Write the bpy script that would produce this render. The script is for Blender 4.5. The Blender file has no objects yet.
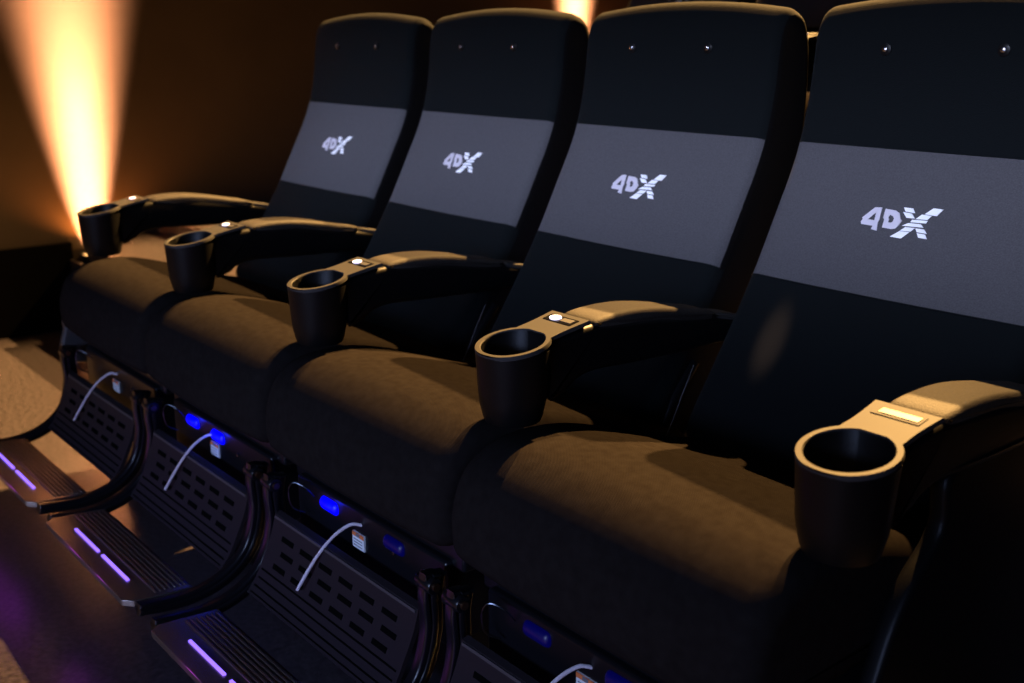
import bpy, bmesh, math, random
from mathutils import Vector, Matrix
C = bpy.context.scene.collection
SC = bpy.context.scene
R = math.radians
random.seed(4)
W = 0.62                      # seat pitch along the row (X); rows face -Y

# ------------------------------------------------------------------ camera
cd = bpy.data.cameras.new('camera'); cam = bpy.data.objects.new('camera', cd); C.objects.link(cam)
cd.sensor_width = 36.0
cd.lens = 1081.63 / 1024 * 36.0
YAW, PITCH = R(39.752), R(15.494)
fw = Vector((-math.cos(YAW) * math.cos(PITCH), math.sin(YAW) * math.cos(PITCH), -math.sin(PITCH)))
cam.location = (0.6659, -1.0711, 1.2442)
cam.rotation_euler = fw.to_track_quat('-Z', 'Y').to_euler()
cd.clip_start = 0.02
cd.dof.use_dof = True
cd.dof.focus_distance = 1.75
cd.dof.aperture_fstop = 4.0
SC.camera = cam

# ------------------------------------------------------------------ world, light, exposure
wd = bpy.data.worlds.new('world'); SC.world = wd; wd.use_nodes = True
wd.node_tree.nodes['Background'].inputs[0].default_value = (0.35, 0.45, 0.8, 1)
wd.node_tree.nodes['Background'].inputs[1].default_value = 0.0015
SC.view_settings.view_transform = 'Standard'
SC.view_settings.look = 'None'
SC.view_settings.gamma = 1.0
SC.view_settings.use_curve_mapping = False
SC.view_settings.exposure = 0.0

def lamp(name, kind, loc, target, energy, color, **kw):
    l = bpy.data.lights.new(name, kind); l.energy = energy; l.color = color
    o = bpy.data.objects.new(name, l); C.objects.link(o); o.location = loc
    if target is not None:
        o.rotation_euler = (Vector(target) - Vector(loc)).to_track_quat('-Z', 'Y').to_euler()
    for k, v in kw.items(): setattr(l, k, v)
    return o

WARM = (1.0, 0.54, 0.165)
# warm ceiling spots high above and behind the rows
lamp('ceiling_spot', 'SPOT', (-3.3, 5.85, 8.4), (-1.9, 0.0, 0.2), 14000, WARM, spot_size=R(26), spot_blend=0.25, shadow_soft_size=0.05)
lamp('ceiling_spot', 'SPOT', (-2.9, 7.9, 8.0), (-1.9, 0.0, 0.4), 29000, WARM, spot_size=R(26), spot_blend=0.25, shadow_soft_size=0.05)
# added narrow spot, no known fixture, makes the warm patch on the nearest seat back
lamp('added_accent', 'SPOT', (-0.52, 1.0, 4.9), (-0.482, 0.50, 0.80), 2600, (1.0, 0.6, 0.4), spot_size=R(1.0), spot_blend=1.0, shadow_soft_size=0.01)
# flat cool beam on the seat backs from the front of the hall, and an added low blue fill
lamp('front_light', 'AREA', (-0.6, -3.0, 2.5), (-1.1, 0.6, 1.02), 6.8, (0.62, 0.70, 1.0), shape='RECTANGLE', size=3.0, size_y=0.3, spread=R(15))
lamp('low_front_fill', 'AREA', (-0.1, -3.2, 1.25), (-1.3, -0.1, 0.3), 7, (0.42, 0.55, 1.0), shape='RECTANGLE', size=2.4, size_y=0.4, spread=R(44))

# ------------------------------------------------------------------ materials
def mat(name, color, rough=0.6, metal=0.0, spec=0.5, noise=None, bump=None, wave=None, emit=None, sheen=0.0, coat=0.0):
    m = bpy.data.materials.new(name); m.use_nodes = True
    nt = m.node_tree; b = nt.nodes['Principled BSDF']
    b.inputs['Base Color'].default_value = (*color, 1)
    b.inputs['Roughness'].default_value = rough
    b.inputs['Metallic'].default_value = metal
    b.inputs['Specular IOR Level'].default_value = spec
    b.inputs['Sheen Weight'].default_value = sheen
    b.inputs['Coat Weight'].default_value = coat
    tc = nt.nodes.new('ShaderNodeTexCoord')
    if noise:
        sc, c2, lo, hi = noise
        n = nt.nodes.new('ShaderNodeTexNoise'); n.inputs['Scale'].default_value = sc; n.inputs['Detail'].default_value = 4
        nt.links.new(tc.outputs['Object'], n.inputs['Vector'])
        r = nt.nodes.new('ShaderNodeValToRGB')
        r.color_ramp.elements[0].position = lo; r.color_ramp.elements[1].position = hi
        r.color_ramp.elements[0].color = (*color, 1); r.color_ramp.elements[1].color = (*c2, 1)
        nt.links.new(n.outputs['Fac'], r.inputs['Fac']); nt.links.new(r.outputs['Color'], b.inputs['Base Color'])
    if bump:
        sc, st = bump
        n = nt.nodes.new('ShaderNodeTexNoise'); n.inputs['Scale'].default_value = sc; n.inputs['Detail'].default_value = 3
        nt.links.new(tc.outputs['Object'], n.inputs['Vector'])
        h = n.outputs['Fac']
        if wave:
            w = nt.nodes.new('ShaderNodeTexWave'); w.inputs['Scale'].default_value = wave
            w.bands_direction = 'DIAGONAL'; w.inputs['Distortion'].default_value = 1.5
            nt.links.new(tc.outputs['Object'], w.inputs['Vector'])
            a = nt.nodes.new('ShaderNodeMath'); a.operation = 'MULTIPLY_ADD'; a.inputs[2].default_value = 0.0
            nt.links.new(h, a.inputs[0]); nt.links.new(w.outputs['Fac'], a.inputs[1]); h = a.outputs[0]
        bp = nt.nodes.new('ShaderNodeBump'); bp.inputs['Strength'].default_value = st; bp.inputs['Distance'].default_value = 0.002
        nt.links.new(h, bp.inputs['Height']); nt.links.new(bp.outputs['Normal'], b.inputs['Normal'])
    if emit:
        b.inputs['Emission Color'].default_value = (*emit[0], 1); b.inputs['Emission Strength'].default_value = emit[1]
    return m

M = {}
M['cushion'] = mat('black_seat_fabric', (0.0125, 0.0105, 0.0102), 0.85, spec=0.0, noise=(60, (0.0165, 0.0142, 0.0138), 0.3, 0.7), bump=(500, 0.3), wave=190, sheen=0.0)
M['head'] = mat('black_back_fabric', (0.0035, 0.0048, 0.0055), 0.9, spec=0.08, bump=(600, 0.4), sheen=0.02)
M['grey'] = mat('grey_back_fabric', (0.058, 0.056, 0.060), 0.9, spec=0.2, noise=(380, (0.074, 0.071, 0.076), 0.35, 0.65), bump=(420, 0.35))
M['shell'] = mat('black_plastic', (0.004, 0.004, 0.0045), 0.42, spec=0.18, bump=(300, 0.1))
M['gloss'] = mat('glossy_black_plastic', (0.005, 0.005, 0.006), 0.22, spec=0.5)
M['pad'] = mat('armrest_pad_vinyl', (0.026, 0.023, 0.021), 0.7, spec=0.25, noise=(260, (0.036, 0.032, 0.029), 0.4, 0.6), bump=(500, 0.5))
M['rim'] = mat('grey_rim_plastic', (0.042, 0.041, 0.041), 0.6, spec=0.12)
M['sidegrey'] = mat('grey_side_plastic', (0.05, 0.05, 0.055), 0.5, spec=0.5)
M['panel'] = mat('dark_kick_plastic', (0.019, 0.015, 0.018), 0.55, spec=0.12)
M['slot'] = mat('slot_black', (0.003, 0.003, 0.003), 0.9, spec=0.0)
M['metal'] = mat('black_painted_steel', (0.006, 0.006, 0.008), 0.28, spec=0.4)
M['chrome'] = mat('steel', (0.45, 0.45, 0.48), 0.25, metal=1.0)
M['wire'] = mat('dark_wire', (0.12, 0.13, 0.15), 0.3, metal=1.0)
M['copper'] = mat('bolt_head', (0.35, 0.20, 0.12), 0.35, metal=1.0)
M['plate'] = mat('footrest_plate', (0.20, 0.165, 0.15), 0.27, metal=0.75, spec=0.5, bump=(120, 0.08))
M['cable'] = mat('pale_cable', (0.62, 0.58, 0.66), 0.5)
M['paper'] = mat('white_sticker', (0.85, 0.85, 0.88), 0.6)
M['orange'] = mat('orange_print', (0.75, 0.20, 0.06), 0.6)
M['ink'] = mat('grey_print', (0.16, 0.17, 0.2), 0.6)
M['print'] = mat('white_logo_print', (0.95, 0.95, 0.98), 0.6)
M['print_lilac'] = mat('lilac_logo_print', (0.60, 0.56, 0.62), 0.6)
M['purple'] = mat('purple_light_strip', (0.1, 0.05, 0.3), 0.4, emit=((0.25, 0.13, 1.0), 1.9))
M['blue'] = mat('blue_light', (0.0, 0.0, 0.2), 0.4, emit=((0.0, 0.0, 1.0), 1.6))
M['bluedim'] = mat('blue_light_dim', (0.0, 0.0, 0.05), 0.4, emit=((0.0, 0.0, 1.0), 0.035))
M['white_led'] = mat('white_indicator', (0.8, 0.8, 0.9), 0.4, emit=((0.80, 0.72, 1.0), 1.3))
M['pale'] = mat('pale_button_bar', (0.5, 0.45, 0.3), 0.3)
M['carpet'] = mat('brown_speckled_carpet', (0.028, 0.023, 0.026), 0.30, spec=1.0, noise=(70, (0.068, 0.055, 0.062), 0.38, 0.62), bump=(160, 0.3))
M['wall'] = mat('wall_paint', (0.075, 0.055, 0.040), 0.8, spec=0.2, noise=(3, (0.09, 0.066, 0.048), 0.3, 0.7))
M['ceil'] = mat('ceiling_black', (0.004, 0.004, 0.004), 1.0, spec=0.0)
M['lens'] = mat('lamp_glass', (1, 0.8, 0.5), 0.3, emit=((1.0, 0.50, 0.16), 3.0))
M['brass'] = mat('dull_brass', (0.45, 0.36, 0.16), 0.35, metal=1.0)

# ------------------------------------------------------------------ mesh helpers
def obj(name, bm, m, parent=None, smooth=True, bevel=0, loc=None, sub=0):
    me = bpy.data.meshes.new(name)
    bmesh.ops.recalc_face_normals(bm, faces=bm.faces)
    bm.to_mesh(me); bm.free()
    for mm in (m if isinstance(m, (list, tuple)) else [m]): me.materials.append(mm)
    o = bpy.data.objects.new(name, me); C.objects.link(o)
    if smooth:
        for p in me.polygons: p.use_smooth = True
    if bevel:
        b = o.modifiers.new('bevel', 'BEVEL'); b.width = bevel; b.segments = 2; b.limit_method = 'ANGLE'; b.angle_limit = R(40)
    if smooth or bevel:
        try: me.set_sharp_from_angle(angle=R(38))
        except Exception: pass
    if sub:
        s = o.modifiers.new('sub', 'SUBSURF'); s.levels = sub; s.render_levels = sub
    if parent: o.parent = parent
    if loc: o.location = loc
    return o

def box(bm, x0, x1, y0, y1, z0, z1, mi=0, mtx=None):
    vs = [bm.verts.new((x, y, z)) for x in (x0, x1) for y in (y0, y1) for z in (z0, z1)]
    if mtx: 
        for v in vs: v.co = mtx @ v.co
    for f in ((0,1,3,2),(4,6,7,5),(0,4,5,1),(2,3,7,6),(0,2,6,4),(1,5,7,3)):
        bm.faces.new([vs[i] for i in f]).material_index = mi
    return vs

def catmull(pts, n, closed=False):
    P = [Vector(p) for p in pts]; out = []; N = len(P)
    for i in range(N if closed else N - 1):
        if closed: p0, p1, p2, p3 = P[(i-1) % N], P[i], P[(i+1) % N], P[(i+2) % N]
        else: p0, p1, p2, p3 = P[max(i-1, 0)], P[i], P[i+1], P[min(i+2, N-1)]
        for k in range(n):
            t = k / n
            out.append(0.5*((2*p1)+(-p0+p2)*t+(2*p0-5*p1+4*p2-p3)*t*t+(-p0+3*p1-3*p2+p3)*t**3))
    if not closed: out.append(P[-1])
    return out

def offsets(poly):
    """inward normals of a closed 2-D polygon"""
    N = len(poly); area = sum(poly[i].x*poly[(i+1) % N].y - poly[(i+1) % N].x*poly[i].y for i in range(N))
    s = 1 if area > 0 else -1; out = []
    for i in range(N):
        t = (poly[(i+1) % N] - poly[i-1]); t.normalize()
        out.append(Vector((-t.y, t.x)) * s)
    return out

def loft(bm, poly, width, r, x0=0.0, nx=8, nr=6, mi=0, crown=0.0, fn=None):
    """closed (y,z) polygon swept along X, its ends rounded with radius r"""
    nrm = offsets(poly); h = width / 2; secs = []
    for i in range(nr + 1):
        a = i / nr * math.pi / 2
        secs.append((-h + r * (1 - math.cos(a)) , r * (1 - math.sin(a))))
    secs += [(-h + r + (2*h - 2*r) * i / nx, 0) for i in range(1, nx)]
    secs += [(-x, o) for x, o in reversed(secs[:nr+1])]
    rings = []
    for x, off in secs:
        cr = crown * (1 - (x / h) ** 2)
        ring = []
        for p, n in zip(poly, nrm):
            q = p + n * (off - cr)
            y, z = q.x, q.y
            xx = x
            if fn: y, z, xx = fn(x, y, z, h)
            ring.append(bm.verts.new((x0 + xx, y, z)))
        rings.append(ring)
    N = len(poly)
    for a, b in zip(rings, rings[1:]):
        for i in range(N):
            bm.faces.new((a[i], a[(i+1) % N], b[(i+1) % N], b[i])).material_index = mi
    bm.faces.new(rings[0][::-1]).material_index = mi; bm.faces.new(rings[-1]).material_index = mi
    return rings

def tube(bm, pts, r, seg=8, mi=0):
    rings = []; n = len(pts)
    for i, p in enumerate(pts):
        t = (Vector(pts[min(i+1, n-1)]) - Vector(pts[max(i-1, 0)])).normalized()
        u = t.cross(Vector((0.3, 0.1, 1))).normalized(); v = t.cross(u)
        rings.append([bm.verts.new(Vector(p) + r*(math.cos(a)*u + math.sin(a)*v)) for a in [k*2*math.pi/seg for k in range(seg)]])
    for a, b in zip(rings, rings[1:]):
        for i in range(seg): bm.faces.new((a[i], a[(i+1) % seg], b[(i+1) % seg], b[i])).material_index = mi
    bm.faces.new(rings[0]).material_index = mi; bm.faces.new(rings[-1][::-1]).material_index = mi

def lathe(bm, prof, c=(0, 0, 0), axis='Z', seg=32, mi=0, cap=True):
    rings = []
    for r, h in prof:
        ring = []
        for k in range(seg):
            a = k * 2 * math.pi / seg
            p = (r*math.cos(a), r*math.sin(a), h)
            if axis == 'X': p = (h, p[0], p[1])
            if axis == 'Y': p = (p[0], h, p[1])
            ring.append(bm.verts.new(Vector(p) + Vector(c)))
        rings.append(ring)
    for a, b in zip(rings, rings[1:]):
        for i in range(seg): bm.faces.new((a[i], a[(i+1) % seg], b[(i+1) % seg], b[i])).material_index = mi
    if cap:
        bm.faces.new(rings[0][::-1]).material_index = mi; bm.faces.new(rings[-1]).material_index = mi

def empty(name, loc, label=None, cat=None, group=None):
    o = bpy.data.objects.new(name, None); C.objects.link(o); o.location = loc; o.empty_display_size = 0.1
    if label: o['label'] = label
    if cat: o['category'] = cat
    if group: o['group'] = group
    return o

# ------------------------------------------------------------------ the setting
def struct(name, bm, m, **k):
    o = obj(name, bm, m, smooth=False, **k); o['kind'] = 'structure'; return o
XW = -4.25
TZ = 0.465                      # height of the next tier
b = bmesh.new(); box(b, XW, 3.2, -3.4, 0.86, -0.12, 0.0); struct('floor', b, M['carpet'])
b = bmesh.new(); box(b, XW, 3.2, 0.86, 10.0, -0.12, TZ)
box(b, XW + 0.24, -2.66, 0.46, 0.66, 0.0, 0.39); box(b, XW, -2.66, 0.66, 0.86, 0.0, 0.39); box(b, XW, XW + 0.24, 0.445, 0.46, 0.0, 0.31); struct('floor_tier', b, M['carpet'])  # last box: thin lip added to cast shade beside the wall lamp
b = bmesh.new(); box(b, XW - 0.15, XW, -3.4, 10.0, -0.12, 10.0); struct('wall_left', b, M['wall'])
b = bmesh.new(); box(b, XW, XW + 0.02, -3.4, 0.46, 0.0, 0.385); struct('wall_shade_left', b, M['ceil'])  # black strip standing in for the unlit shade on the lower wall
b = bmesh.new(); box(b, XW, 3.2, 10.0, 10.15, -0.12, 10.0); struct('wall_back', b, M['wall'])
b = bmesh.new(); box(b, XW - 0.15, 3.2, -3.4, 10.15, 10.0, 10.1); struct('ceiling', b, M['ceil'])

# ------------------------------------------------------------------ one seat (origin: floor under the middle of its front)
# cushion ------------------------------------------------------------
cush = [Vector(p).to_2d() for p in catmull([(-0.02, 0.642, 0), (-0.075, 0.633, 0), (-0.122, 0.602, 0), (-0.146, 0.55, 0),
        (-0.150, 0.495, 0), (-0.138, 0.458, 0), (-0.09, 0.440, 0), (0.10, 0.435, 0), (0.30, 0.435, 0), (0.44, 0.440, 0),
        (0.465, 0.47, 0), (0.45, 0.515, 0), (0.33, 0.550, 0), (0.16, 0.610, 0), (0.06, 0.637, 0)], 4, True)]
# backrest ------------------------------------------------------------
front = [(0.415, 0.49), (0.385, 0.545), (0.405, 0.59), (0.445, 0.65), (0.495, 0.725), (0.556, 0.823), (0.590, 0.885), (0.624, 0.95),
         (0.655, 1.01), (0.676, 1.063), (0.690, 1.12), (0.699, 1.18), (0.704, 1.24), (0.712, 1.285), (0.732, 1.315)]
rear = [(0.760, 1.322), (0.788, 1.300), (0.800, 1.24), (0.803, 1.12), (0.790, 1.02), (0.735, 0.90), (0.65, 0.76), (0.57, 0.62), (0.52, 0.53), (0.46, 0.48)]
def front_y(z):
    for (y0, z0), (y1, z1) in zip(front[1:], front[2:]):
        if z0 <= z <= z1: return y0 + (y1 - y0) * (z - z0) / (z1 - z0)
    return front[1][0]
NF = 4
bp = [Vector(p).to_2d() for p in catmull([(y, z, 0) for y, z in front + rear], NF, True)]
I_LO, I_HI = 5 * NF, 9 * NF                # seams at z 0.823 and 1.063
I_END = 16 * NF
BW = 0.545
def back_fn(x, y, z, h):
    u = abs(x) / h
    if z > 1.1:
        top = 1.305 + 0.020 * (1 - u * u)
        z = 1.1 + (z - 1.1) * (top - 1.1) / (1.322 - 1.1)
    # lower part bulges out a little at the middle (lumbar)
    y -= 0.010 * (1 - u * u) * max(0.0, 1 - abs(z - 0.85) / 0.35)
    t = max(0.0, min(1.0, (y - front_y(max(0.55, min(1.3, z)))) / 0.09))
    return y, z, x * (1 + 0.055 * t * t)

def front_surface(x, z):
    u = abs(x) / (BW / 2)
    return front_y(z) - 0.010 * (1 - u * u) * max(0.0, 1 - abs(z - 0.85) / 0.35)

def build_backrest(seat):
    b = bmesh.new(); rings = loft(b, bp, BW, 0.024, nx=14, nr=6, fn=back_fn)
    b.verts.index_update(); N = len(bp)
    # rebuild as three meshes that share the seams
    secs = [[v.co.copy() for v in r] for r in rings]; b.free()
    def strip(i0, i1, s0, s1, name, m, parent, lift=0.0, pipe=True):
        bb = bmesh.new(); vr = []
        for s in secs[s0:s1]:
            vr.append([bb.verts.new(s[i % N]) for i in range(i0, i1 + 1)])
        for a, c in zip(vr, vr[1:]):
            for i in range(i1 - i0): bb.faces.new((a[i], a[i+1], c[i+1], c[i]))
        return bb
    ns = len(secs)
    # shell: sides, rear and the lower front
    bb = bmesh.new(); vr = [[bb.verts.new(p) for p in s] for s in secs]
    s0, s1 = 2, ns - 2
    for j, (a, c) in enumerate(zip(vr, vr[1:])):
        for i in range(N):
            if I_LO <= i < I_END and s0 <= j < s1 - 1: continue
            bb.faces.new((a[i], a[(i+1) % N], c[(i+1) % N], c[i])).material_index = 1 if (i < I_LO) else 0
    bb.faces.new(vr[0][::-1]); bb.faces.new(vr[-1])
    back = obj('backrest', bb, [M['shell'], M['head']], seat, loc=(-0.010, 0, 0))
    g = obj('back_panel', strip(I_LO, I_HI, s0, s1, '', None, None), M['grey'], back)
    g['label'] = 'mid grey woven middle band of the backrest'
    h = obj('headrest', strip(I_HI, I_END, s0, s1, '', None, None), M['head'], back)
    cb = bmesh.new()
    tube(cb, [(-0.2715, 0.338, 0.535), (-0.2715, 0.362, 0.575), (-0.2715, 0.388, 0.625), (-0.2715, 0.412, 0.668)], 0.0011, 6)
    obj('edge_cord', cb, M['grey'], back)
    # piping along the two seams
    pb = bmesh.new()
    for ii in (I_LO, I_HI):
        tube(pb, [secs[k][ii] + Vector((0, 0.0012, 0)) for k in range(s0, s1)], 0.0022, 6)
    obj('piping', pb, M['head'], back)
    for s in (-1, 1):
        q = bmesh.new(); x = s * 0.107 - 0.006; z = 1.231; y = 0.7025
        lathe(q, [(0.0105, 0.002), (0.0105, -0.002), (0.007, -0.0035)], (x, y, z), 'Y', 20)
        lathe(q, [(0.0048, -0.003), (0.0048, -0.006), (0.002, -0.0075)], (x, y, z), 'Y', 14, mi=1)
        o = obj('button', q, [M['shell'], M['chrome']], back)
    return back

LOGO = {'digit': [[(-0.054,0.0167),(-0.0411,0.0177),(-0.0377,-0.0043),(-0.0388,-0.0089),(-0.0353,-0.024),(-0.0469,-0.0226),(-0.0458,-0.0164),(-0.0689,-0.016),(-0.0712,-0.012),(-0.0693,-0.0062),(-0.0718,-0.0045)],
                  [(-0.0487,0.0078),(-0.0598,-0.0062),(-0.0464,-0.0066)]],
        'letter': [[(-0.0335,0.0162),(-0.0142,0.0154),(-0.0052,0.0116),(-0.0001,0.0023),(0.0041,-0.0008),(0.0021,-0.0089),(-0.0031,-0.016),(-0.0103,-0.0175),(-0.0274,-0.0169),(-0.0287,-0.0022),(-0.0321,-0.0001)],
                   [(-0.0216,0.007),(-0.0151,0.0053),(-0.0114,0.0016),(-0.0116,-0.0044),(-0.0145,-0.007),(-0.0202,-0.0065),(-0.020,-0.001),(-0.0229,0.0011)]],
        'cross': [[(-0.0007,0.0227),(0.0157,0.0228),(0.0222,0.015),(0.0047,0.016)],[(0.0007,0.0145),(0.0169,0.0136),(0.0255,0.0057),(0.0105,0.0055)],
                  [(0.0518,0.0272),(0.0696,0.027),(0.062,0.0146),(0.0402,0.0154)],[(0.0355,0.0141),(0.0533,0.0139),(0.0481,0.0062),(0.0274,0.0052)],
                  [(0.0218,0.0035),(0.0494,0.0045),(0.0479,-0.0001),(0.02,-0.0013)],[(0.0168,-0.0033),(0.0394,-0.0025),(0.0461,-0.0078),(0.0075,-0.0092)],
                  [(0.0145,-0.0108),(0.0319,-0.0104),(0.0265,-0.0173),(0.0069,-0.0183)],[(0.0065,-0.0191),(0.025,-0.0187),(0.0138,-0.0313),(-0.0069,-0.0306)],
                  [(0.0333,-0.0107),(0.0484,-0.0107),(0.0559,-0.0173),(0.0381,-0.0168)],[(0.0389,-0.0185),(0.0534,-0.0190),(0.0595,-0.0262),(0.044,-0.0255)]]}
def flat_poly(bm, outer, hole=None, mi=0):
    """fill a 2-D outline (with an optional hole) by triangulation"""
    loops = [outer] + ([hole] if hole else []); edges = []
    for lp in loops:
        vs = [bm.verts.new((p[0], 0, p[1])) for p in lp]
        edges += [bm.edges.new((vs[i], vs[(i+1) % len(vs)])) for i in range(len(vs))]
    r = bmesh.ops.triangle_fill(bm, use_beauty=True, use_dissolve=False, edges=edges)
    for f in r['geom']:
        if isinstance(f, bmesh.types.BMFace): f.material_index = mi
def build_logo(back):
    b = bmesh.new()
    flat_poly(b, *LOGO['digit'], mi=0); flat_poly(b, *LOGO['letter'], mi=0)
    for q in LOGO['cross']: flat_poly(b, q, mi=1)
    bmesh.ops.subdivide_edges(b, edges=b.edges[:], cuts=1)
    r = bmesh.ops.extrude_face_region(b, geom=b.faces[:])
    up = set(v for v in r['geom'] if isinstance(v, bmesh.types.BMVert))
    ct = 0.950; sl = Vector((0, 0.114, 0.24)).normalized()
    for v in b.verts:
        x, z = v.co.x - 0.004, ct + v.co.z * sl.z
        v.co = Vector((x, front_surface(x, z) - (0.0016 if v in up else -0.002), z))
    o = obj('logo', b, [M['print_lilac'], M['print']], back, smooth=False)
    o['label'] = 'pale 4DX lettering with a sliced white X'
    return o

# armrest --------------------------------------------------------------
TILT = Matrix.Rotation(R(10.5), 4, 'X')
def rim_outline():
    pts = []
    r = 0.0625
    a0 = 46
    for k in range(0, 33):
        a = R(a0 - (180 + 2 * a0) * k / 32)      # from right-rear clockwise over the front
        pts.append((r * math.cos(a), r * math.sin(a)))
    # left neck up to the joint
    left = [(-0.0432, 0.054), (-0.0425, 0.070), (-0.0430, 0.088), (-0.0445, 0.108), (-0.0465, 0.130)]
    right = [(-x, y) for x, y in reversed(left)]
    return pts + left + right
def build_armrest(parent, x0, last=False, first=False):
    b = bmesh.new()
    # tapered cup with bevelled foot
    prof = [(0.038, 0.648), (0.0465, 0.650), (0.0495, 0.658), (0.0545, 0.680), (0.0560, 0.690), (0.0605, 0.760), (0.0610, 0.770), (0.054, 0.768)]
    lathe(b, prof, (x0, 0, 0), 'Z', 40, cap=False)
    body = [Vector(p).to_2d() for p in catmull([(0.058, 0.777, 0), (0.13, 0.792, 0), (0.20, 0.789, 0), (0.30, 0.780, 0), (0.40, 0.762, 0), (0.50, 0.745, 0), (0.555, 0.733, 0),
            (0.56, 0.70, 0), (0.48, 0.698, 0), (0.35, 0.702, 0), (0.24, 0.707, 0), (0.15, 0.711, 0), (0.105, 0.703, 0), (0.080, 0.686, 0), (0.058, 0.680, 0), (0.0565, 0.73, 0)], 4, True)]
    rg = loft(b, body, 0.086, 0.012, x0=x0, nx=4, nr=4)
    for ring in rg:                                   # narrow toward the rear end
        for v in ring:
            if v.co.y < 0.085:
                dx = min(abs(v.co.x - x0), 0.05)
                v.co.y -= (0.0585 - math.sqrt(0.0585 ** 2 - dx * dx)) * max(0.0, min(1.0, (0.100 - v.co.y) / 0.035))
            t = max(0.0, (v.co.y - 0.28) / 0.28)
            v.co.x = x0 + (v.co.x - x0) * (1 - 0.30 * min(1, t))
    arm = obj('armrest', b, M['shell'], parent)
    # rim ring with the cup well
    out = rim_outline(); n = len(out); hr = 0.0525
    rb = bmesh.new(); P0 = Vector((x0, 0, 0.780))
    def tp(x, y, z): return P0 + (TILT @ Vector((x, y, z)))
    inner = []
    for (x, y) in out:
        a = math.atan2(y, x); inner.append((hr * math.cos(a), hr * math.sin(a)))
    # outline points on the joint share angles, so space the hole points evenly instead
    angs = [math.atan2(y, x) for x, y in out]
    def ring(lst, z): return [rb.verts.new(tp(x, y, z)) for x, y in lst]
    inset = [(x * 0.985, y * 0.985) for x, y in out]
    r0 = ring(out, -0.007); r1 = ring(out, -0.0025); r2 = ring(inset, 0.0)
    q = len(out)
    ia = [R(62) - 2 * math.pi * k / q for k in range(q)]
    # match: start angles
    best = [(hr * math.cos(a), hr * math.sin(a)) for a in angs]
    r3 = ring([(x * 1.03, y * 1.03) for x, y in best], 0.0); r4 = ring(best, -0.002)
    r5 = [rb.verts.new(Vector((x0 + x * 0.97, y * 0.97, 0.74))) for x, y in best]
    r6 = [rb.verts.new(Vector((x0 + x * 0.86, y * 0.86, 0.672))) for x, y in best]
    for A, B, mi in ((r0, r1, 0), (r1, r2, 0), (r2, r3, 0), (r3, r4, 0), (r4, r5, 1), (r5, r6, 1)):
        for i in range(q): rb.faces.new((A[i], A[(i+1) % q], B[(i+1) % q], B[i])).material_index = mi
    rb.faces.new(r6).material_index = 1
    obj('cup_holder_rim', rb, [M['rim'], M['shell']], arm)
    # padded top
    pb = bmesh.new()
    pad = [Vector(p).to_2d() for p in catmull([(0.142, 0.793, 0), (0.158, 0.8005, 0), (0.21, 0.8035, 0), (0.27, 0.8005, 0), (0.34, 0.7895, 0), (0.40, 0.777, 0), (0.455, 0.765, 0), (0.462, 0.750, 0),
           (0.40, 0.752, 0), (0.30, 0.772, 0), (0.20, 0.780, 0), (0.150, 0.784, 0)], 4, True)]
    rg = loft(pb, pad, 0.084, 0.010, x0=x0, nx=4, nr=4)
    for rr in rg:
        for v in rr:
            t = max(0.0, (v.co.y - 0.26) / 0.28)
            v.co.x = x0 + (v.co.x - x0) * (1 - 0.26 * min(1, t))
    obj('arm_pad', pb, M['pad'], arm)
    tb = bmesh.new()
    tl = [Vector(p).to_2d() for p in catmull([(0.466, 0.750, 0), (0.470, 0.758, 0), (0.50, 0.752, 0), (0.545, 0.742, 0), (0.552, 0.730, 0), (0.50, 0.735, 0)], 3, True)]
    loft(tb, tl, 0.060, 0.004, x0=x0, nx=2, nr=3); obj('arm_end_cap', tb, M['rim'], arm)
    # small control strip on the neck
    cb = bmesh.new()
    mt = Matrix.Translation(P0) @ TILT
    box(cb, -0.032, 0.034, 0.094, 0.116, -0.002, 0.0012, 0, mt)
    if last: box(cb, -0.024, 0.030, 0.099, 0.111, 0.0, 0.0022, 1, mt)
    else: box(cb, 0.004, 0.030, 0.099, 0.111, 0.0, 0.0022, 1, mt)
    o = obj('control_strip', cb, [M['rim'] if last else M['gloss'], M['pale'] if last else M['sidegrey']], arm, smooth=False)
    if not last:
        lb = bmesh.new(); lathe(lb, [(0.009, 0.0), (0.009, 0.0028), (0.006, 0.0036)], (-0.012, 0.105, 0), 'Z', 16)
        for v in lb.verts: v.co.x = (v.co.x + 0.012) * 1.35 - 0.012; v.co = mt @ v.co
        obj('indicator_light', lb, M['white_led'], arm)
    return arm

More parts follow.
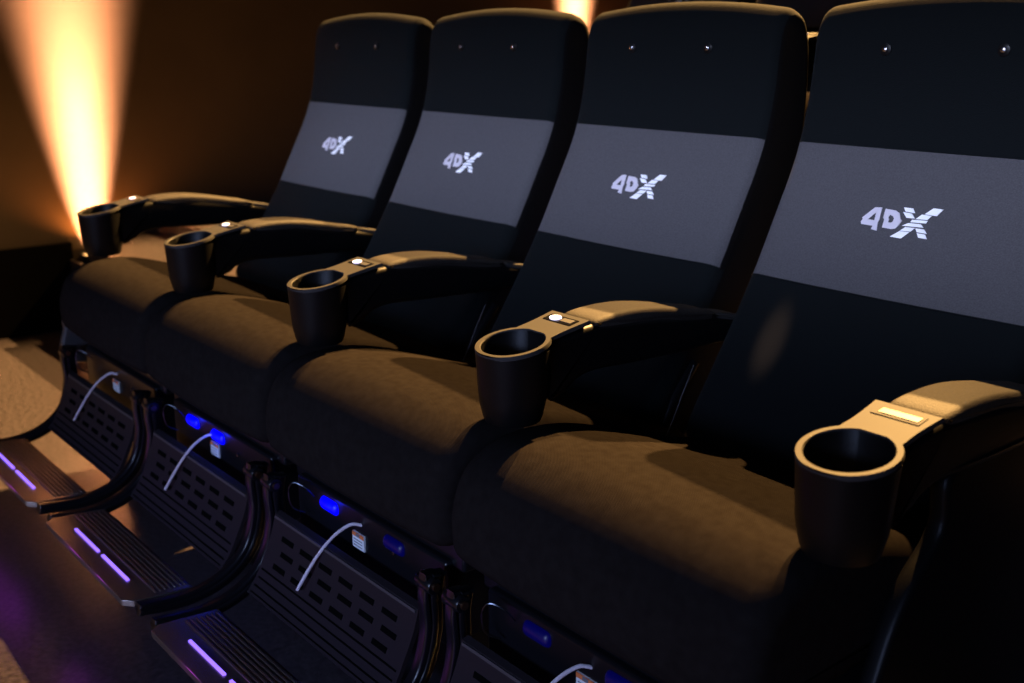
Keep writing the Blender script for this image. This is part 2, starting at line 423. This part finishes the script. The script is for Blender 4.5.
def build_foot(seat, blues):
    # under-seat frame and pedestal
    b = bmesh.new()
    box(b, -0.285, 0.285, -0.085, 0.40, 0.385, 0.445); box(b, -0.255, 0.255, -0.10, 0.30, 0.240, 0.40)
    obj('seat_frame', b, M['metal'], seat, bevel=0.006)
    b = bmesh.new(); box(b, -0.24, 0.24, -0.04, 0.42, 0.03, 0.32); box(b, -0.29, 0.29, -0.02, 0.50, 0.0, 0.035)
    obj('pedestal', b, M['metal'], seat, bevel=0.006)
    # kick panel: curved sheet with slots
    cur = catmull([(-0.155, 0.330, 0), (-0.167, 0.29, 0), (-0.185, 0.25, 0), (-0.205, 0.21, 0), (-0.228, 0.180, 0)], 6)
    b = bmesh.new()
    fr = [[b.verts.new((x, p.x, p.y)) for p in cur] for x in (-0.25, 0.25)]
    bk = [[b.verts.new((x, p.x + 0.012, p.y + 0.004)) for p in cur] for x in (-0.25, 0.25)]
    for i in range(len(cur) - 1):
        b.faces.new((fr[0][i], fr[0][i+1], fr[1][i+1], fr[1][i])); b.faces.new((bk[0][i], bk[1][i], bk[1][i+1], bk[0][i+1]))
        for s in (0, 1): b.faces.new((fr[s][i], bk[s][i], bk[s][i+1], fr[s][i+1]))
    for i in (0, -1): b.faces.new((fr[0][i], fr[1][i], bk[1][i], bk[0][i]))
    def panel_pt(t):
        f = t * (len(cur) - 1); i = min(int(f), len(cur) - 2); return cur[i].lerp(cur[i+1], f - i), (cur[i+1] - cur[i]).normalized()
    def inlay(x0_, x1_, t0, t1, mi, h=0.0012):
        (p, _), (q, _) = panel_pt(t0), panel_pt(t1); nrm = Vector(((q - p).y, -(q - p).x)).normalized()
        if nrm.x > 0: nrm = -nrm
        vs = []
        for x in (x0_, x1_):
            for c in (p, q):
                for hh in (-0.002, h): vs.append(b.verts.new((x, c.x + nrm.x * hh, c.y + nrm.y * hh)))
        for f in ((0,1,3,2),(4,6,7,5),(0,4,5,1),(2,3,7,6),(0,2,6,4),(1,5,7,3)): b.faces.new([vs[i] for i in f]).material_index = mi
    for r_, t in enumerate((0.20, 0.36, 0.52)):
        for k in range(6):
            xx = -0.205 + k * 0.072 + (0.012 if r_ % 2 else 0)
            inlay(xx, xx + 0.045, t, t + 0.055, 1)
    for t in (0.64, 0.74, 0.84, 0.93): inlay(-0.24, 0.24, t, t + 0.018, 1)
    inlay(-0.245, 0.245, 0.02, 0.06, 2, 0.003)
    obj('kick_panel', b, [M['panel'], M['slot'], M['sidegrey']], seat, smooth=False)
    # footrest plate with ribs
    b = bmesh.new()
    x1 = 0.252
    out = [(-x1, -0.290), (-x1, -0.412), (-x1 + 0.018, -0.432), (x1 - 0.018, -0.432), (x1, -0.412), (x1, -0.290)]
    def zf(y): return 0.158 + 0.012 * (-(y + 0.29)) / 0.14
    top = [b.verts.new((x, y, zf(y) + 0.006)) for x, y in out]; bot = [b.verts.new((x, y, zf(y) - 0.008)) for x, y in out]
    b.faces.new(top); b.faces.new(bot[::-1])
    for i in range(6): b.faces.new((top[i], top[(i+1) % 6], bot[(i+1) % 6], bot[i]))
    for k in range(7):
        y = -0.300 - k * 0.0105
        box(b, -0.236, 0.236, y - 0.0028, y + 0.0028, zf(y) + 0.004, zf(y) + 0.0088)
    foot = obj('footrest', b, M['plate'], seat, smooth=False, bevel=0.0015)
    for s in (-1, 1):
        q = bmesh.new()
        box(q, min(s*0.012, s*0.158), max(s*0.012, s*0.158), -0.3925, -0.3865, 0.171, 0.1758)
        ls = obj('light_strip', q, M['purple'], foot, smooth=False)
        g = lamp('strip_glow', 'POINT', (s * 0.085, -0.455, 0.185), None, 0.045, (0.55, 0.04, 0.9), shadow_soft_size=0.02); g.parent = ls
    # curved side brackets
    for s in (-1, 1):
        q = bmesh.new()
        mid = catmull([(-0.140, 0.405, 0), (-0.146, 0.365, 0), (-0.146, 0.30, 0), (-0.172, 0.222, 0), (-0.235, 0.172, 0), (-0.32, 0.155, 0), (-0.415, 0.166, 0)], 5)
        wd_ = [0.026] + [0.024] * 10 + [0.022] * 20
        L, Rr = [], []
        n = len(mid)
        for i, p in enumerate(mid):
            t = (mid[min(i+1, n-1)] - mid[max(i-1, 0)]).normalized(); nn = Vector((-t.y, t.x, 0))
            w = 0.021 - 0.009 * i / n
            L.append(p + nn * w); Rr.append(p - nn * w)
        poly = [v.to_2d() for v in L] + [v.to_2d() for v in reversed(Rr)]
        loft(q, poly, 0.024, 0.005, x0=s * 0.272, nx=1, nr=3)
        # raised outer rib
        loft(q, [v.to_2d() for v in [m_ + (l_ - m_) * 0.35 for m_, l_ in zip(mid, L)]] + [v.to_2d() for v in reversed([m_ + (l_ - m_) * -0.35 for m_, l_ in zip(mid, L)])], 0.031, 0.004, x0=s * 0.272, nx=1, nr=2)
        br = obj('side_bracket', q, M['metal'], seat)
        q = bmesh.new(); lathe(q, [(0.013, -0.021), (0.015, -0.018), (0.015, 0.018), (0.013, 0.021)], (s * 0.272, -0.150, 0.388), 'X', 20)
        lathe(q, [(0.007, -0.026), (0.007, 0.026)], (s * 0.272, -0.150, 0.388), 'X', 12, mi=1)
        obj('pivot_bolt', q, [M['metal'], M['copper']], br)
    # wire loop near the left bracket
    q = bmesh.new()
    tube(q, catmull([(-0.205, -0.112, 0.335), (-0.215, -0.135, 0.350), (-0.217, -0.140, 0.385), (-0.205, -0.134, 0.405), (-0.185, -0.118, 0.395), (-0.180, -0.104, 0.375)], 5), 0.0015, 6)
    obj('wire_loop', q, M['wire'], seat)
    # cable and sticker
    q = bmesh.new()
    tube(q, catmull([(-0.012, -0.098, 0.372), (-0.025, -0.116, 0.374), (-0.045, -0.143, 0.350), (-0.065, -0.172, 0.305), (-0.080, -0.205, 0.246)], 6), 0.0032, 8)
    o = obj('cable', q, M['cable'], seat); o['label'] = 'thin pale cable hanging from under the cushion'
    q = bmesh.new()
    box(q, -0.040, 0.0, -0.1035, -0.100, 0.322, 0.354, 0); box(q, -0.040, 0.0, -0.1042, -0.1034, 0.346, 0.354, 1)
    box(q, -0.026, -0.014, -0.1047, -0.1040, 0.347, 0.353, 2)
    for k in range(3): box(q, -0.036, -0.006, -0.1040, -0.1034, 0.327 + k * 0.006, 0.3285 + k * 0.006, 2)
    o = obj('sticker', q, [M['paper'], M['orange'], M['ink']], seat, smooth=False); o['label'] = 'small white notice sticker with an orange top band'
    for (x, m_) in blues:
        q = bmesh.new(); loft(q, [Vector((-0.098 + 0.012 * math.cos(a), 0.374 + 0.014 * math.sin(a))) for a in [k * math.pi / 8 for k in range(16)]], 0.062, 0.010, x0=x, nx=2, nr=3)
        o = obj('blue_lamp', q, M[m_], seat)
        if m_ == 'blue':
            g = lamp('blue_glow', 'POINT', (x, -0.125, 0.378), None, 0.035, (0.0, 0.02, 1.0), shadow_soft_size=0.01); g.parent = o
    # screws on the under-frame
    for x in (0.10, 0.19):
        q = bmesh.new(); lathe(q, [(0.004, -0.1045), (0.004, -0.099)], (x, 0, 0.36), 'Y', 10); obj('screw', q, M['chrome'], seat)

def build_seat(x0, label, last=False, first=False, blues=()):
    seat = empty('cinema_seat', (x0, 0, 0), label, 'cinema seat', 'front row of cinema seats')
    b = bmesh.new(); loft(b, cush, 0.604, 0.036, nx=10, nr=7, crown=0.008); obj('seat_cushion', b, M['cushion'], seat)
    back = build_backrest(seat); build_logo(back)
    build_armrest(seat, -W / 2, first=first)
    if last: build_armrest(seat, W / 2, last=True)
    # hinge bracket tying back and base, both sides
    for s in (-1, 1):
        q = bmesh.new()
        tube(q, [(s * 0.262, 0.40, 0.40), (s * 0.262, 0.41, 0.50), (s * 0.262, 0.45, 0.58), (s * 0.262, 0.50, 0.64)], 0.014, 12)
        obj('hinge_bracket', q, M['gloss'], seat)
    build_foot(seat, blues)
    return seat

seats = []
labels = ['black cinema seat with grey 4DX band at the far end, nearest the glowing wall lamp',
          'second black 4DX cinema seat from the wall lamp, two blue lights glowing under its cushion',
          'third black 4DX cinema seat from the wall lamp, white sticker and cable under its cushion',
          'nearest black 4DX cinema seat, largest logo, with armrests on both sides']
bl = [(), ((-0.135, 'blue'), (0.0, 'blue')), ((-0.125, 'blue'), (0.10, 'bluedim')), ((-0.13, 'bluedim'), (0.05, 'bluedim'))]
for k in range(4):
    seats.append(build_seat(-(3.5 - k) * W, labels[k], last=(k == 3), first=(k == 0), blues=bl[k]))
q = bmesh.new()
sp = [Vector(p).to_2d() for p in catmull([(0.02, 0.03, 0), (0.03, 0.30, 0), (0.085, 0.475, 0), (0.135, 0.560, 0), (0.20, 0.62, 0), (0.21, 0.705, 0), (0.36, 0.72, 0), (0.56, 0.70, 0), (0.70, 0.60, 0), (0.72, 0.3, 0), (0.72, 0.03, 0), (0.3, 0.02, 0)], 5, True)]
loft(q, sp, 0.030, 0.010, x0=W / 2 + 0.012, nx=1, nr=4)
obj('end_panel', q, M['shell'], seats[3])
# grey side panel under the outer armrest of the far seat
q = bmesh.new()
sp = [Vector(p).to_2d() for p in catmull([(-0.125, 0.34, 0), (-0.13, 0.44, 0), (-0.11, 0.475, 0), (0.06, 0.50, 0), (0.20, 0.50, 0), (0.36, 0.49, 0), (0.40, 0.42, 0), (0.38, 0.34, 0), (0.15, 0.32, 0)], 4, True)]
loft(q, sp, 0.026, 0.008, x0=-0.333, nx=1, nr=3)
obj('side_panel', q, M['sidegrey'], seats[0])

# ------------------------------------------------------------------ the next row, one tier up
def copy_tree(o, parent=None):
    c = o.copy(); C.objects.link(c); c.parent = parent
    for ch in list(o.children): copy_tree(ch, c)
    return c
back_labels = ['dark seat back of the tier behind, seen over the third front seat',
               'dark seat of the tier behind, seen through the gap between the two nearest headrests',
               'dark seat of the tier behind, above the nearest front seat']
for k in range(3):
    c = copy_tree(seats[1]); c.location = (-(3.5 - k) * W, 1.495, TZ)
    c['label'] = back_labels[k]; c['group'] = 'seats of the row behind'

# ------------------------------------------------------------------ wall lamps
def wall_lamp(y, z, label, power):
    x = XW
    t = empty('wall_uplight', (x, y, z), label, 'wall lamp', 'warm uplights along the side wall')
    q = bmesh.new(); box(q, 0.0, 0.02, -0.05, 0.05, -0.13, -0.01); obj('wall_plate', q, M['metal'], t, bevel=0.003)
    q = bmesh.new(); lathe(q, [(0.060, -0.12), (0.070, -0.11), (0.078, -0.03), (0.082, 0.0), (0.078, 0.0), (0.076, -0.02)], (0.085, 0, 0), 'Z', 28, cap=True)
    obj('lamp_housing', q, M['metal'], t)
    q = bmesh.new(); lathe(q, [(0.072, -0.018), (0.074, -0.012), (0.03, -0.006)], (0.085, 0, 0), 'Z', 24); obj('lamp_glass', q, M['lens'], t)
    o = lamp('uplight_beam', 'AREA', (x + 0.085, y, z + 0.01), (x + 0.045, y, z + 0.9), power, (1.0, 0.45, 0.22), shape='DISK', size=0.18, spread=R(28))
    o2 = lamp('uplight_spill', 'SPOT', (x + 0.085, y, z + 0.02), (x + 0.03, y, z + 1.0), power * 0.16, (1.0, 0.29, 0.05), spot_size=R(140), spot_blend=0.6, shadow_soft_size=0.012)
wall_lamp(0.555, 0.34, 'lit uplight on the side wall beside the far end of the front row', 95)
wall_lamp(3.50, 0.98, 'lit uplight on the side wall glowing between the second and third headrests', 95)
